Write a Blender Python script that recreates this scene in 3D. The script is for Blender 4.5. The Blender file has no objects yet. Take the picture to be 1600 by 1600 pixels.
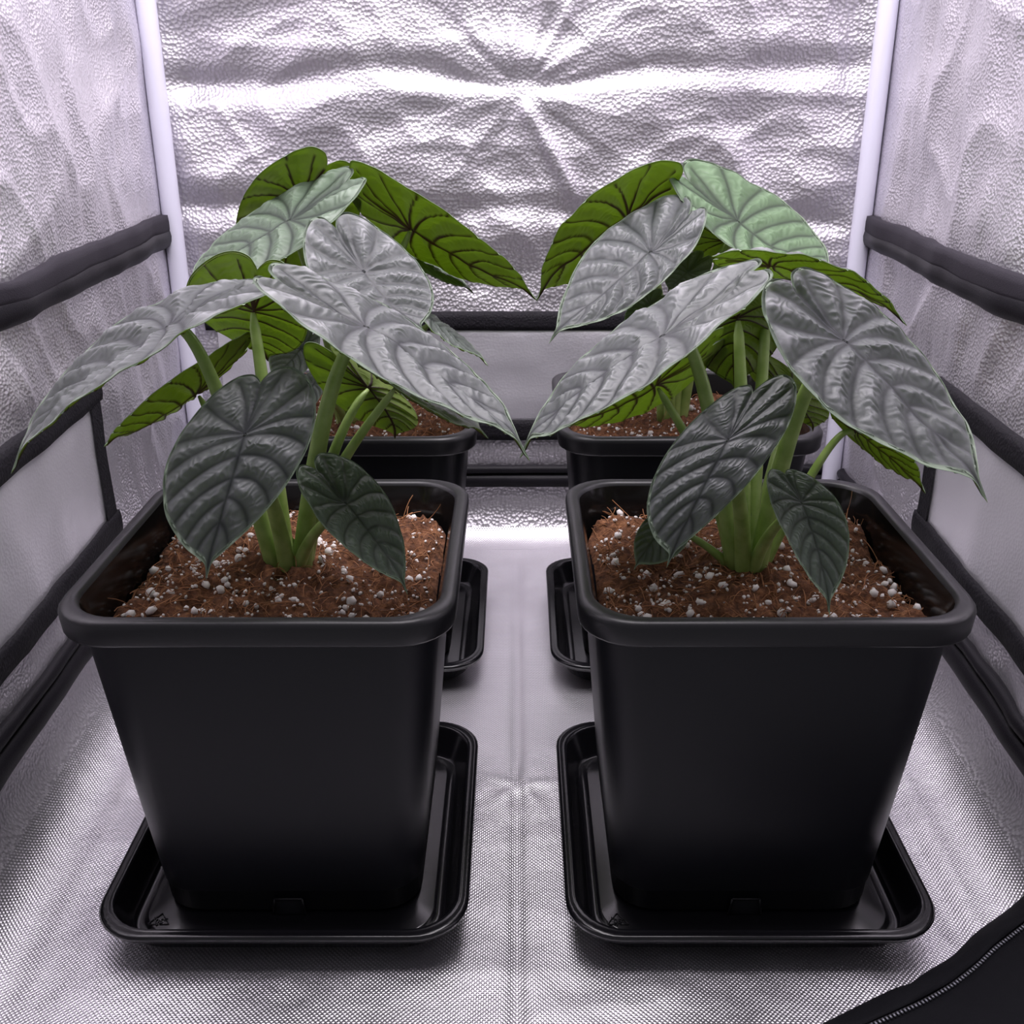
import bpy, math, random
import numpy as np
from mathutils import Vector, Matrix

# ------------------------------------------------------------------ camera, world, light, exposure
S = bpy.context.scene
COL = S.collection
H = 0.60                     # camera height above the tent floor (m)
F = 1625.0                   # focal length in pixels of the 1600 px frame
PITCH = math.radians(22.3)
CX, CY = 808.0, 800.0

cam_d = bpy.data.cameras.new('camera')
cam_d.sensor_width = 36.0
cam_d.lens = 36.0 * F / 1600.0
cam_d.shift_x = -8.0 / 1600.0
cam_d.clip_start = 0.01
cam = bpy.data.objects.new('camera', cam_d)
COL.objects.link(cam)
cam.location = (0, 0, H)
cam.rotation_euler = (math.pi / 2 - PITCH, 0, 0)
S.camera = cam

W = bpy.data.worlds.new('room_light')
S.world = W
W.use_nodes = True
W.node_tree.nodes['Background'].inputs[0].default_value = (0.80, 0.79, 0.86, 1)
W.node_tree.nodes['Background'].inputs[1].default_value = 0.30

def area_light(name, loc, sx, sy, power, color):
    d = bpy.data.lights.new(name, 'AREA')
    d.shape = 'RECTANGLE'; d.size = sx; d.size_y = sy
    d.energy = power; d.color = color
    o = bpy.data.objects.new(name, d)
    COL.objects.link(o); o.location = loc
    return o
# the grow light that hangs under the tent roof, above the frame
area_light('grow_light', (0.0, 0.86, 1.26), 0.62, 0.72, 18.0, (1.0, 0.94, 1.0))

S.view_settings.view_transform = 'Standard'
S.view_settings.look = 'None'
S.view_settings.gamma = 1.0
S.view_settings.use_curve_mapping = False
S.view_settings.exposure = 0.0
S.cycles.max_bounces = 8
S.cycles.diffuse_bounces = 4
S.cycles.glossy_bounces = 5
S.cycles.transmission_bounces = 3

SP, CP = math.sin(PITCH), math.cos(PITCH)
def at(x, y, Y):
    """point of the place at depth Y that the photograph shows at pixel (x, y)"""
    u = (x - CX) / F; v = (CY - y) / F
    t = Y / (CP + v * SP)
    return np.array([u * t, Y, H + t * (-SP + v * CP)])
def at_z(x, y, z):
    u = (x - CX) / F; v = (CY - y) / F
    t = (z - H) / (-SP + v * CP)
    return np.array([u * t, t * (CP + v * SP), z])

rng = np.random.default_rng(7)
random.seed(5)

# ------------------------------------------------------------------ helpers
def mesh_np(name, V, Fq, mats=(), midx=None, smooth=True, attrs=None, tris=None):
    me = bpy.data.meshes.new(name)
    V = np.asarray(V, np.float32)
    faces = []
    Fq = np.asarray(Fq, np.int32) if Fq is not None and len(Fq) else np.zeros((0, 4), np.int32)
    Ft = np.asarray(tris, np.int32) if tris is not None and len(tris) else np.zeros((0, 3), np.int32)
    me.vertices.add(len(V)); me.vertices.foreach_set('co', V.ravel())
    li = np.concatenate([Fq.ravel(), Ft.ravel()])
    me.loops.add(len(li)); me.loops.foreach_set('vertex_index', li)
    n = len(Fq) + len(Ft)
    me.polygons.add(n)
    st = np.concatenate([np.arange(len(Fq)) * 4, len(Fq) * 4 + np.arange(len(Ft)) * 3]).astype(np.int32)
    me.polygons.foreach_set('loop_start', st)
    if smooth: me.polygons.foreach_set('use_smooth', np.ones(n, bool))
    for m in mats: me.materials.append(m)
    if midx is not None: me.polygons.foreach_set('material_index', np.asarray(midx, np.int32))
    if attrs:
        for k, a in attrs.items():
            at_ = me.attributes.new(k, 'FLOAT', 'POINT'); at_.data.foreach_set('value', np.asarray(a, np.float32))
    me.update(calc_edges=True); me.validate()
    return me

def link(name, me, parent=None, loc=None):
    o = bpy.data.objects.new(name, me); COL.objects.link(o)
    if parent is not None: o.parent = parent
    if loc is not None: o.location = loc
    return o
def empty(name, loc, label, cat, group=None):
    o = bpy.data.objects.new(name, None); COL.objects.link(o); o.location = loc
    o.empty_display_size = 0.02
    return tag(o, label, cat, group)
def tag(o, label, cat, group=None):
    o['label'] = label; o['category'] = cat
    if group: o['group'] = group
    return o
def struct(o, label, cat):
    tag(o, label, cat); o['kind'] = 'structure'; return o

def grid_faces(nu, nv, closed_u=False):
    """vertex index = j*nu + i"""
    i = np.arange(nu if closed_u else nu - 1); j = np.arange(nv - 1)
    I, J = np.meshgrid(i, j)
    I2 = (I + 1) % nu
    return np.stack([J * nu + I, J * nu + I2, (J + 1) * nu + I2, (J + 1) * nu + I], -1).reshape(-1, 4)

def vnoise(x, y, seed=0):
    x = np.asarray(x, float); y = np.asarray(y, float)
    T = np.random.default_rng(1000 + seed).random((64, 64))
    xi = np.floor(x).astype(int); yi = np.floor(y).astype(int)
    fx = x - xi; fy = y - yi
    fx = fx ** 3 * (fx * (fx * 6 - 15) + 10); fy = fy ** 3 * (fy * (fy * 6 - 15) + 10)
    g = lambda a, b: T[a % 64, b % 64]
    return ((g(xi, yi) * (1 - fx) + g(xi + 1, yi) * fx) * (1 - fy) + (g(xi, yi + 1) * (1 - fx) + g(xi + 1, yi + 1) * fx) * fy)
def fbm(x, y, seed=0, oct=4, gain=0.5):
    r = 0; a = 1.0; tot = 0
    for k in range(oct):
        r = r + a * vnoise(x * 2 ** k + 3.1 * k, y * 2 ** k + 7.7 * k, seed + k); tot += a; a *= gain
    return r / tot
def ridge(x, y, seed=0, oct=3):
    r = 0; a = 1.0; tot = 0
    for k in range(oct):
        n = 1 - np.abs(2 * vnoise(x * 2 ** k + 5.3 * k, y * 2 ** k + 1.9 * k, seed + k) - 1)
        r = r + a * n ** 2; tot += a; a *= 0.5
    return r / tot
def sstep(a, b, x):
    t = np.clip((x - a) / (b - a), 0, 1); return t * t * (3 - 2 * t)

def rsq_ring(half, rad, z, nc=8):
    """rounded square ring, counter-clockwise from above"""
    rad = min(rad, half * 0.999)
    pts = []
    c = half - rad
    for q, (sx, sy) in enumerate(((1, 1), (-1, 1), (-1, -1), (1, -1))):
        for k in range(nc + 1):
            a = q * math.pi / 2 + k / nc * math.pi / 2
            pts.append((sx * c + rad * math.cos(a), sy * c + rad * math.sin(a), z))
    return pts
def rsq_loft(profile, cap_last=False, cap_first=False, nc=8):
    """profile: list of (half, radius, z), drawn so that the outside is on the left going up"""
    n = 4 * (nc + 1)
    V = []
    for p in profile: V += rsq_ring(*p, nc=nc)
    Fq = grid_faces(n, len(profile), True)
    V = np.array(V); tris = []
    def cap(row, flip):
        nonlocal V
        c = len(V); V = np.vstack([V, V[row * n:(row + 1) * n].mean(0)[None]])
        for i in range(n):
            a, b = row * n + i, row * n + (i + 1) % n
            tris.append((b, a, c) if flip else (a, b, c))
    if cap_first: cap(0, True)
    if cap_last: cap(len(profile) - 1, False)
    return V, Fq, tris

def tube_np(pts, radii, ns=10, caps=True):
    pts = np.asarray(pts, float); n = len(pts)
    T = np.gradient(pts, axis=0); T /= np.linalg.norm(T, axis=1)[:, None] + 1e-12
    ref = np.array([1.0, 0.0, 0.0]) if abs(T[0][0]) < 0.8 else np.array([0.0, 1.0, 0.0])
    V = []
    for k in range(n):
        u = ref - T[k] * np.dot(ref, T[k]); u /= np.linalg.norm(u); ref = u
        w = np.cross(T[k], u)
        for i in range(ns):
            a = 2 * math.pi * i / ns
            V.append(pts[k] + radii[k] * (u * math.cos(a) + w * math.sin(a)))
    Fq = grid_faces(ns, n, True)
    tris = []
    V = np.array(V)
    if caps:
        c = len(V); V = np.vstack([V, pts[0][None], pts[-1][None]])
        for i in range(ns):
            tris.append(((i + 1) % ns, i, c)); tris.append(((n - 1) * ns + i, (n - 1) * ns + (i + 1) % ns, c + 1))
    return V, Fq, tris
def bez(P, n=16):
    P = [np.asarray(p, float) for p in P]
    t = np.linspace(0, 1, n)[:, None]
    if len(P) == 3: return (1 - t) ** 2 * P[0] + 2 * t * (1 - t) * P[1] + t * t * P[2]
    return (1 - t) ** 3 * P[0] + 3 * t * (1 - t) ** 2 * P[1] + 3 * t * t * (1 - t) * P[2] + t ** 3 * P[3]
def merge(parts):
    V, Q, T, o = [], [], [], 0
    for v, q, t in parts:
        V.append(v)
        if len(q): Q.append(np.asarray(q) + o)
        if len(t): T.append(np.asarray(t) + o)
        o += len(v)
    return np.vstack(V), (np.vstack(Q) if Q else []), (np.vstack(T) if T else [])

# ------------------------------------------------------------------ materials
def mat(name):
    m = bpy.data.materials.new(name); m.use_nodes = True
    nt = m.node_tree; return m, nt, nt.nodes['Principled BSDF'], nt.nodes, nt.links
def setp(b, **k):
    for n, v in k.items():
        b.inputs[n.replace('_', ' ')].default_value = v

def silver_fabric(name, cell, bump, rough, col=(0.78, 0.755, 0.80), weave=False, rot=0.0, metallic=0.9, plane='xy', crumple=0.3, emboss_tint=True):
    m, nt, b, N, L = mat(name)
    setp(b, Base_Color=(*col, 1), Metallic=metallic, Roughness=rough)
    tc = N.new('ShaderNodeTexCoord')
    sx = N.new('ShaderNodeSeparateXYZ'); cx = N.new('ShaderNodeCombineXYZ'); L.new(tc.outputs['Object'], sx.inputs[0])
    for k_, ax_ in enumerate(plane): L.new(sx.outputs['xyz'.index(ax_)], cx.inputs[k_])
    mp = N.new('ShaderNodeMapping'); L.new(cx.outputs[0], mp.inputs[0])
    mp.inputs['Rotation'].default_value = (0, 0, rot)
    if weave:
        w1 = N.new('ShaderNodeTexWave'); w1.bands_direction = 'X'
        w2 = N.new('ShaderNodeTexWave'); w2.bands_direction = 'Y'
        for w in (w1, w2):
            w.inputs['Scale'].default_value = cell; w.inputs['Distortion'].default_value = 0.3
            L.new(mp.outputs[0], w.inputs[0])
        mx = N.new('ShaderNodeMath'); mx.operation = 'MULTIPLY'
        L.new(w1.outputs['Fac'], mx.inputs[0]); L.new(w2.outputs['Fac'], mx.inputs[1]); h = mx.outputs[0]
    else:
        v = N.new('ShaderNodeTexVoronoi'); v.voronoi_dimensions = '2D'; v.inputs['Scale'].default_value = cell
        L.new(mp.outputs[0], v.inputs['Vector']); h = v.outputs['Distance']
    bp = N.new('ShaderNodeBump'); bp.inputs['Strength'].default_value = bump; bp.inputs['Distance'].default_value = 0.002
    L.new(h, bp.inputs['Height'])
    # base tint follows the embossing: darker in the weave gaps and towards cell borders
    mc = N.new('ShaderNodeMix'); mc.data_type = 'RGBA'; hi_, lo_ = (1.0, 0.74) if weave else (0.86, 1.04)
    mc.inputs[6].default_value = (*[min(1, c * lo_) for c in col], 1); mc.inputs[7].default_value = (*[min(1, c * hi_) for c in col], 1)
    if emboss_tint:
        L.new(h, mc.inputs[0]); L.new(mc.outputs[2], b.inputs['Base Color'])
    ns = N.new('ShaderNodeTexNoise'); ns.noise_dimensions = '2D'; ns.inputs['Scale'].default_value = 22; ns.inputs['Detail'].default_value = 4
    L.new(cx.outputs[0], ns.inputs['Vector'])
    b2 = N.new('ShaderNodeBump'); b2.inputs['Strength'].default_value = crumple; b2.inputs['Distance'].default_value = 0.008
    L.new(ns.outputs['Fac'], b2.inputs['Height']); L.new(b2.outputs[0], bp.inputs['Normal'])
    L.new(bp.outputs[0], b.inputs['Normal'])
    mr = N.new('ShaderNodeMapRange'); mr.inputs['To Min'].default_value = rough - 0.05; mr.inputs['To Max'].default_value = rough + 0.07
    L.new(ns.outputs['Fac'], mr.inputs['Value']); L.new(mr.outputs[0], b.inputs['Roughness'])
    return m
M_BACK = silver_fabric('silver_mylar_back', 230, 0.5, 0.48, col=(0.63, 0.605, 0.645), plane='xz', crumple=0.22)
M_SIDE = silver_fabric('silver_mylar_side', 300, 0.40, 0.40, plane='yz', crumple=0.10)
M_FLOOR = silver_fabric('silver_floor_weave', 125, 0.27, 0.328, col=(0.94, 0.915, 0.96), weave=True, rot=math.radians(45), crumple=0.16)
M_PANELB = silver_fabric('silver_window_panel_back', 300, 0.10, 0.46, col=(0.80, 0.78, 0.83), metallic=0.75, plane='xz', crumple=0.08, emboss_tint=False)
M_PANEL = silver_fabric('silver_window_panel', 300, 0.10, 0.46, col=(0.84, 0.82, 0.87), metallic=0.75, plane='yz', crumple=0.08, emboss_tint=False)

def black_cloth(name, col, rough, scale=700, bump=0.5):
    m, nt, b, N, L = mat(name)
    setp(b, Base_Color=(*col, 1), Roughness=rough); b.inputs['Specular IOR Level'].default_value = 0.14
    tc = N.new('ShaderNodeTexCoord')
    ck = N.new('ShaderNodeTexVoronoi'); ck.inputs['Scale'].default_value = scale; ck.distance = 'CHEBYCHEV'
    L.new(tc.outputs['Object'], ck.inputs['Vector'])
    bp = N.new('ShaderNodeBump'); bp.inputs['Strength'].default_value = bump; bp.inputs['Distance'].default_value = 0.001
    L.new(ck.outputs['Distance'], bp.inputs['Height']); L.new(bp.outputs[0], b.inputs['Normal'])
    return m
M_WEB = black_cloth('black_webbing', (0.012, 0.011, 0.014), 0.62, 320, 0.8)
M_SLEEVE = black_cloth('black_sleeve', (0.012, 0.011, 0.014), 0.42, 900, 0.2)
M_SLEEVE2 = black_cloth('charcoal_velvet_tape', (0.030, 0.027, 0.034), 0.7, 900, 0.3)
M_DOOR = black_cloth('black_door_fabric', (0.006, 0.006, 0.008), 0.8, 900, 0.2)
m, nt, b, N, L = mat('white_pole_enamel'); setp(b, Base_Color=(0.66, 0.65, 0.76, 1), Roughness=0.4); M_POLE = m
m, nt, b, N, L = mat('zip_metal'); setp(b, Base_Color=(0.30, 0.30, 0.34, 1), Metallic=0.6, Roughness=0.4); M_ZIP = m

def plastic(name, col, rough, bump=0.05, scale=900, spec=0.5):
    m, nt, b, N, L = mat(name)
    setp(b, Base_Color=(*col, 1), Roughness=rough); b.inputs['Specular IOR Level'].default_value = spec
    tc = N.new('ShaderNodeTexCoord'); ns = N.new('ShaderNodeTexNoise')
    ns.inputs['Scale'].default_value = scale; ns.inputs['Detail'].default_value = 2
    L.new(tc.outputs['Object'], ns.inputs['Vector'])
    bp = N.new('ShaderNodeBump'); bp.inputs['Strength'].default_value = bump; bp.inputs['Distance'].default_value = 0.001
    L.new(ns.outputs['Fac'], bp.inputs['Height']); L.new(bp.outputs[0], b.inputs['Normal'])
    return m
M_POT = plastic('black_pot_plastic', (0.0075, 0.0075, 0.0105), 0.42, spec=0.34)
M_RIM = plastic('black_rim_plastic', (0.010, 0.0096, 0.0115), 0.38, spec=0.42)
M_INNER = plastic('black_inner_plastic', (0.007, 0.006, 0.006), 0.16, 0.02, spec=0.3)
M_SAUCER = plastic('black_saucer_plastic', (0.006, 0.0058, 0.0075), 0.20, 0.02, spec=0.45)

# coir
m, nt, b, N, L = mat('coco_coir')
tc = N.new('ShaderNodeTexCoord')
n1 = N.new('ShaderNodeTexNoise'); n1.inputs['Scale'].default_value = 140; n1.inputs['Detail'].default_value = 8; n1.inputs['Roughness'].default_value = 0.7
L.new(tc.outputs['Object'], n1.inputs['Vector'])
cr = N.new('ShaderNodeValToRGB'); e = cr.color_ramp.elements
e[0].position = 0.3; e[0].color = (0.035, 0.012, 0.006, 1); e[1].position = 0.72; e[1].color = (0.46, 0.21, 0.095, 1)
k = cr.color_ramp.elements.new(0.52); k.color = (0.18, 0.071, 0.031, 1)
L.new(n1.outputs['Fac'], cr.inputs[0]); L.new(cr.outputs[0], b.inputs['Base Color'])
bp = N.new('ShaderNodeBump'); bp.inputs['Strength'].default_value = 1.0; bp.inputs['Distance'].default_value = 0.006
L.new(n1.outputs['Fac'], bp.inputs['Height']); L.new(bp.outputs[0], b.inputs['Normal']); setp(b, Roughness=0.95)
M_COIR = m
def flat_mat(name, c, rough):
    m, nt, b, N, L = mat(name); tc = N.new('ShaderNodeTexCoord')
    ns = N.new('ShaderNodeTexNoise'); ns.inputs['Scale'].default_value = 120
    L.new(tc.outputs['Object'], ns.inputs['Vector'])
    mr = N.new('ShaderNodeMix'); mr.data_type = 'RGBA'
    mr.inputs[6].default_value = (*[x * 0.7 for x in c], 1); mr.inputs[7].default_value = (*[min(1, x * 1.2) for x in c], 1)
    L.new(ns.outputs['Fac'], mr.inputs[0]); L.new(mr.outputs[2], b.inputs['Base Color']); setp(b, Roughness=rough)
    return m
M_FIBRE = flat_mat('coir_fibre', (0.34, 0.15, 0.065), 0.9)
M_PERL = flat_mat('white_perlite', (0.74, 0.70, 0.68), 0.85)

# leaves: pigment follows the vein network stored on the mesh
def leaf_top():
    m, nt, b, N, L = mat('alocasia_leaf_top')
    def attr(n, t='GEOMETRY'):
        a = N.new('ShaderNodeAttribute'); a.attribute_name = n; a.attribute_type = t; return a.outputs['Fac']
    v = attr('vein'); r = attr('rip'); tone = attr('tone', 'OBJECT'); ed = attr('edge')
    tc = N.new('ShaderNodeTexCoord')
    ns = N.new('ShaderNodeTexNoise'); ns.inputs['Scale'].default_value = 260; ns.inputs['Detail'].default_value = 5
    L.new(tc.outputs['Object'], ns.inputs['Vector'])
    def mathn(op, a, bb):
        n = N.new('ShaderNodeMath'); n.operation = op
        for i, x in enumerate((a, bb)):
            if isinstance(x, (int, float)): n.inputs[i].default_value = x
            else: L.new(x, n.inputs[i])
        return n.outputs[0]
    f = mathn('MULTIPLY', v, mathn('ADD', mathn('MULTIPLY', r, 0.22), 0.80))
    f = mathn('ADD', f, mathn('MULTIPLY', mathn('SUBTRACT', ns.outputs['Fac'], 0.5), 0.16))
    cr = N.new('ShaderNodeValToRGB'); e = cr.color_ramp.elements
    e[0].position = 0.0; e[0].color = (0.022, 0.024, 0.029, 1)
    e[1].position = 1.0; e[1].color = (0.455, 0.448, 0.48, 1)
    k = cr.color_ramp.elements.new(0.66); k.color = (0.135, 0.138, 0.148, 1)
    L.new(f, cr.inputs[0])
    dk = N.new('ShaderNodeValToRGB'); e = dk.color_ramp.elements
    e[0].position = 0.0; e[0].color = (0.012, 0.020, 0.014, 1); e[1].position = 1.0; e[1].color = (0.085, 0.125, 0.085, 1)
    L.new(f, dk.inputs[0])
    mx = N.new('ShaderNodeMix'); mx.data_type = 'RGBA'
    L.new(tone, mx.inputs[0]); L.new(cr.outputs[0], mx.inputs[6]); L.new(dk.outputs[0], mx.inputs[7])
    gr = N.new('ShaderNodeValToRGB'); e = gr.color_ramp.elements
    e[0].position = 0.0; e[0].color = (0.028, 0.045, 0.026, 1); e[1].position = 1.0; e[1].color = (0.20, 0.335, 0.165, 1)
    L.new(f, gr.inputs[0])
    mg = N.new('ShaderNodeMix'); mg.data_type = 'RGBA'
    L.new(attr('green', 'OBJECT'), mg.inputs[0]); L.new(mx.outputs[2], mg.inputs[6]); L.new(gr.outputs[0], mg.inputs[7]); mx = mg
    me_ = N.new('ShaderNodeMix'); me_.data_type = 'RGBA'; me_.inputs[7].default_value = (0.22, 0.29, 0.20, 1)
    L.new(mathn('MULTIPLY', ed, 0.75), me_.inputs[0]); L.new(mx.outputs[2], me_.inputs[6])
    L.new(me_.outputs[2], b.inputs['Base Color'])
    setp(b, Roughness=0.46); b.inputs['Specular IOR Level'].default_value = 0.45
    bp = N.new('ShaderNodeBump'); bp.inputs['Strength'].default_value = 0.25; bp.inputs['Distance'].default_value = 0.0015
    L.new(ns.outputs['Fac'], bp.inputs['Height']); L.new(bp.outputs[0], b.inputs['Normal'])
    tr = N.new('ShaderNodeBsdfTranslucent'); tr.inputs[0].default_value = (0.50, 0.75, 0.14, 1)
    ms = N.new('ShaderNodeMixShader'); ms.inputs[0].default_value = 0.22
    L.new(b.outputs[0], ms.inputs[1]); L.new(tr.outputs[0], ms.inputs[2])
    L.new(ms.outputs[0], N['Material Output'].inputs[0])
    return m
def leaf_under():
    m, nt, b, N, L = mat('alocasia_leaf_underside')
    a = N.new('ShaderNodeAttribute'); a.attribute_name = 'vline'
    tc = N.new('ShaderNodeTexCoord')
    ns = N.new('ShaderNodeTexNoise'); ns.inputs['Scale'].default_value = 60; ns.inputs['Detail'].default_value = 4
    L.new(tc.outputs['Object'], ns.inputs['Vector'])
    g = N.new('ShaderNodeValToRGB'); e = g.color_ramp.elements
    e[0].position = 0.3; e[0].color = (0.105, 0.155, 0.028, 1); e[1].position = 0.7; e[1].color = (0.165, 0.23, 0.048, 1)
    L.new(ns.outputs['Fac'], g.inputs[0])
    mx = N.new('ShaderNodeMix'); mx.data_type = 'RGBA'; mx.inputs[7].default_value = (0.030, 0.012, 0.010, 1)
    L.new(a.outputs['Fac'], mx.inputs[0]); L.new(g.outputs[0], mx.inputs[6])
    L.new(mx.outputs[2], b.inputs['Base Color']); setp(b, Roughness=0.5)
    tr = N.new('ShaderNodeBsdfTranslucent')
    m2 = N.new('ShaderNodeMix'); m2.data_type = 'RGBA'; m2.inputs[6].default_value = (0.58, 0.72, 0.10, 1); m2.inputs[7].default_value = (0.08, 0.03, 0.02, 1)
    L.new(a.outputs['Fac'], m2.inputs[0]); L.new(m2.outputs[2], tr.inputs[0])
    ms = N.new('ShaderNodeMixShader'); ms.inputs[0].default_value = 0.42
    L.new(b.outputs[0], ms.inputs[1]); L.new(tr.outputs[0], ms.inputs[2])
    L.new(ms.outputs[0], N['Material Output'].inputs[0])
    return m
M_LT, M_LU = leaf_top(), leaf_under()
m, nt, b, N, L = mat('leaf_margin'); setp(b, Base_Color=(0.26, 0.36, 0.22, 1), Roughness=0.5); M_LE = m
m, nt, b, N, L = mat('petiole_green')
tc = N.new('ShaderNodeTexCoord'); wv = N.new('ShaderNodeTexNoise'); wv.inputs['Scale'].default_value = 60; wv.inputs['Detail'].default_value = 5
L.new(tc.outputs['Object'], wv.inputs['Vector'])
g = N.new('ShaderNodeValToRGB'); e = g.color_ramp.elements
e[0].position = 0.3; e[0].color = (0.20, 0.31, 0.06, 1); e[1].position = 0.75; e[1].color = (0.38, 0.50, 0.17, 1)
L.new(wv.outputs['Fac'], g.inputs[0]); L.new(g.outputs[0], b.inputs['Base Color']); setp(b, Roughness=0.42)
b.inputs['Subsurface Weight'].default_value = 0.15; b.inputs['Subsurface Radius'].default_value = (0.004, 0.006, 0.001)
M_PET = m
m, nt, b, N, L = mat('crown_sheath'); setp(b, Base_Color=(0.34, 0.44, 0.17, 1), Roughness=0.5); M_SHEATH = m

# ------------------------------------------------------------------ the tent
YF, YB, ZT = 0.30, 1.38, 1.45
RF = 0.062                    # radius where wall fabric rounds into the floor
RB = 0.055
def half(Y): return 0.452 + (Y - YB) * 0.04

def side_x(Y, z):
    """inner face of the side wall: half width at depth Y, height z (before creases)"""
    x = half(Y)
    x = x - RF * (1 - np.sqrt(np.clip(1 - np.clip(1 - z / RF, 0, 1) ** 2, 0, 1)))                    # the fabric rounds into the floor
    x = x + 0.055 * sstep(0.93, 0.70, Y) * sstep(0.34, 0.44, z)          # the upper wall bellies outwards near the door
    return x
def back_y(x, z):
    return YB - RB * (1 - np.sqrt(np.clip(1 - np.clip(1 - z / RB, 0, 1) ** 2, 0, 1))) + 0 * x
def side_wrinkle(Y, z, seed):
    folds = (fbm(Y * 16 + 1.5 * z, z * 2.6, seed, 3) - 0.5) * 0.016
    cr = (ridge(Y * 7 + 4 * z, z * 5 - 2 * Y, seed + 9, 2) - 0.4) * 0.014
    fine = (fbm(Y * 34, z * 20, seed + 20, 2) - 0.5) * 0.004
    w = sstep(0.03, 0.16, z)
    lo = (0.30 + 0.70 * w) * sstep(0.015, 0.085, z)
    h = (folds + cr + fine) * lo
    calm = 1 - 0.6 * sstep(0.13, 0.10, z) - 0.72 * sstep(0.115, 0.140, z) * sstep(0.350, 0.325, z) * sstep(1.09, 1.05, Y) - 0.55 * np.exp(-((z - 0.428) / 0.03) ** 2)
    return h * calm * sstep(YB + 0.001, YB - 0.07, Y)
def back_wrinkle(x, z):
    ang = np.arctan2(z - 0.595, x - 0.004); rr = np.hypot(x - 0.004, z - 0.595)
    star = ridge(ang * 2.6 + 7, rr * 2.0, 40, 2) * np.exp(-(rr / 0.22) ** 2) * sstep(0.0, 0.05, rr) * 0.008 * (0.4 + 1.2 * vnoise(x * 7 + 2, z * 7, 47))
    hz = (ridge(x * 2.2 + 1, z * 9, 50, 2) - 0.4) * 0.013
    big = (fbm(x * 4.5 + 3, z * 6, 60, 3) - 0.5) * 0.048
    cr = (ridge(x * 9 + 6 * z, z * 10 - 4 * x, 70, 2) - 0.4) * 0.008
    wav = (vnoise(x * 6 + 5, z * 0, 91) - 0.5) * 0.022
    g1 = -0.0115 * np.exp(-((z - 0.612 - wav) / 0.017) ** 2) * (0.45 + 0.8 * vnoise(x * 5, z * 2, 92))      # packing folds across the wall
    g2 = -0.0075 * np.exp(-((z - 0.446 + wav) / 0.016) ** 2) * (0.3 + 0.9 * vnoise(x * 6 + 9, z * 2, 93))
    ax_, az_ = 0.077 - 0.006, 0.463 - 0.585; ln_ = math.hypot(ax_, az_)
    al = ((x - 0.006) * ax_ + (z - 0.585) * az_) / ln_; pe = ((x - 0.006) * -az_ + (z - 0.585) * ax_) / ln_
    g3 = 0.0075 * np.exp(-(pe / 0.009) ** 2) * sstep(-0.005, 0.02, al) * sstep(ln_ + 0.03, ln_ - 0.03, al)
    h = (star + 0.6 * hz + 0.62 * big + cr + g1 + g2 + g3)
    h = h * (0.18 + 0.82 * sstep(0.30, 0.42, z)) * sstep(half(YB), half(YB) - 0.05, np.abs(x))
    return h * sstep(0.0, 0.06, z) + 0.004 * (fbm(x * 9, z * 30, 81, 2) - 0.5)

def build_side(sgn, name, label, seed):
    ny, nz = 190, 250
    Y = np.linspace(YF, YB, ny); z = np.concatenate([RF * (1 - np.cos(np.linspace(0, math.pi / 2, 22)))[:-1] , np.linspace(RF, 0.9, 180), np.linspace(0.91, ZT, nz - 201)])
    YY, ZZ = np.meshgrid(Y, z)
    X = side_x(YY, ZZ) - side_wrinkle(YY, ZZ, seed)
    V = np.stack([sgn * X, YY, ZZ], -1).reshape(-1, 3)
    q = grid_faces(ny, nz)
    if sgn > 0: q = q[:, ::-1]
    o = link(name, mesh_np(name, V, q, [M_SIDE, M_FLOOR], (V[q[:, 0], 2] < 0.020).astype(int)))
    return struct(o, label, 'wall')
wl = build_side(-1, 'wall_left', 'crinkled silver reflective tent wall on the left', 100)
wr = build_side(1, 'wall_right', 'crinkled silver reflective tent wall on the right', 200)

nx, nz = 230, 270
xs = np.linspace(-half(YB), half(YB), nx); z = np.concatenate([RB * (1 - np.cos(np.linspace(0, math.pi / 2, 22)))[:-1], np.linspace(RB, 0.9, 200), np.linspace(0.91, ZT, nz - 221)])
XX, ZZ = np.meshgrid(xs, z)
V = np.stack([XX, back_y(XX, ZZ) - back_wrinkle(XX, ZZ), ZZ], -1).reshape(-1, 3)
q = grid_faces(nx, nz)
wb = struct(link('wall_back', mesh_np('wall_back', V, q, [M_BACK, M_FLOOR], (V[q[:, 0], 2] < 0.016).astype(int))), 'heavily creased silver reflective back wall of the tent', 'wall')

nx, ny = 200, 240
xs = np.linspace(-1, 1, nx); Y = np.linspace(YF, YB - RB, ny)
SS, YY = np.meshgrid(xs, Y)
XX = SS * (side_x(YY, np.zeros_like(YY)))
hz = (fbm(XX * 9 + 4, YY * 9, 300, 3) - 0.5) * 0.0045 + (ridge(XX * 5, YY * 6, 310, 2) - 0.4) * 0.0028
hz = hz - 0.004 * np.exp(-(XX / 0.006) ** 2) * 0.5
edge = sstep(1.0, 0.93, np.abs(SS)) * sstep(YB - RB, YB - RB - 0.04, YY)
star = 0
for a_ in (0.15, 1.45, 2.75, 3.9, 5.2):      # a small pinched crease between the front pots
    ca, sa = math.cos(a_), math.sin(a_); dx, dy = XX - 0.004, YY - 0.80
    al, pe = dx * ca + dy * sa, -dx * sa + dy * ca
    star = star + np.exp(-(pe / 0.005) ** 2) * sstep(0, .004, al) * np.exp(-(al / 0.03) ** 2)
hz = hz + 0.0016 * star
V = np.stack([XX, YY, (hz - hz.max()) * edge * 1.1], -1).reshape(-1, 3)
fl = struct(link('floor', mesh_np('floor', V, grid_faces(nx, ny), [M_FLOOR])), 'shiny silver woven tent floor under the pots', 'floor')
hb = half(YB) + 0.06
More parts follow.
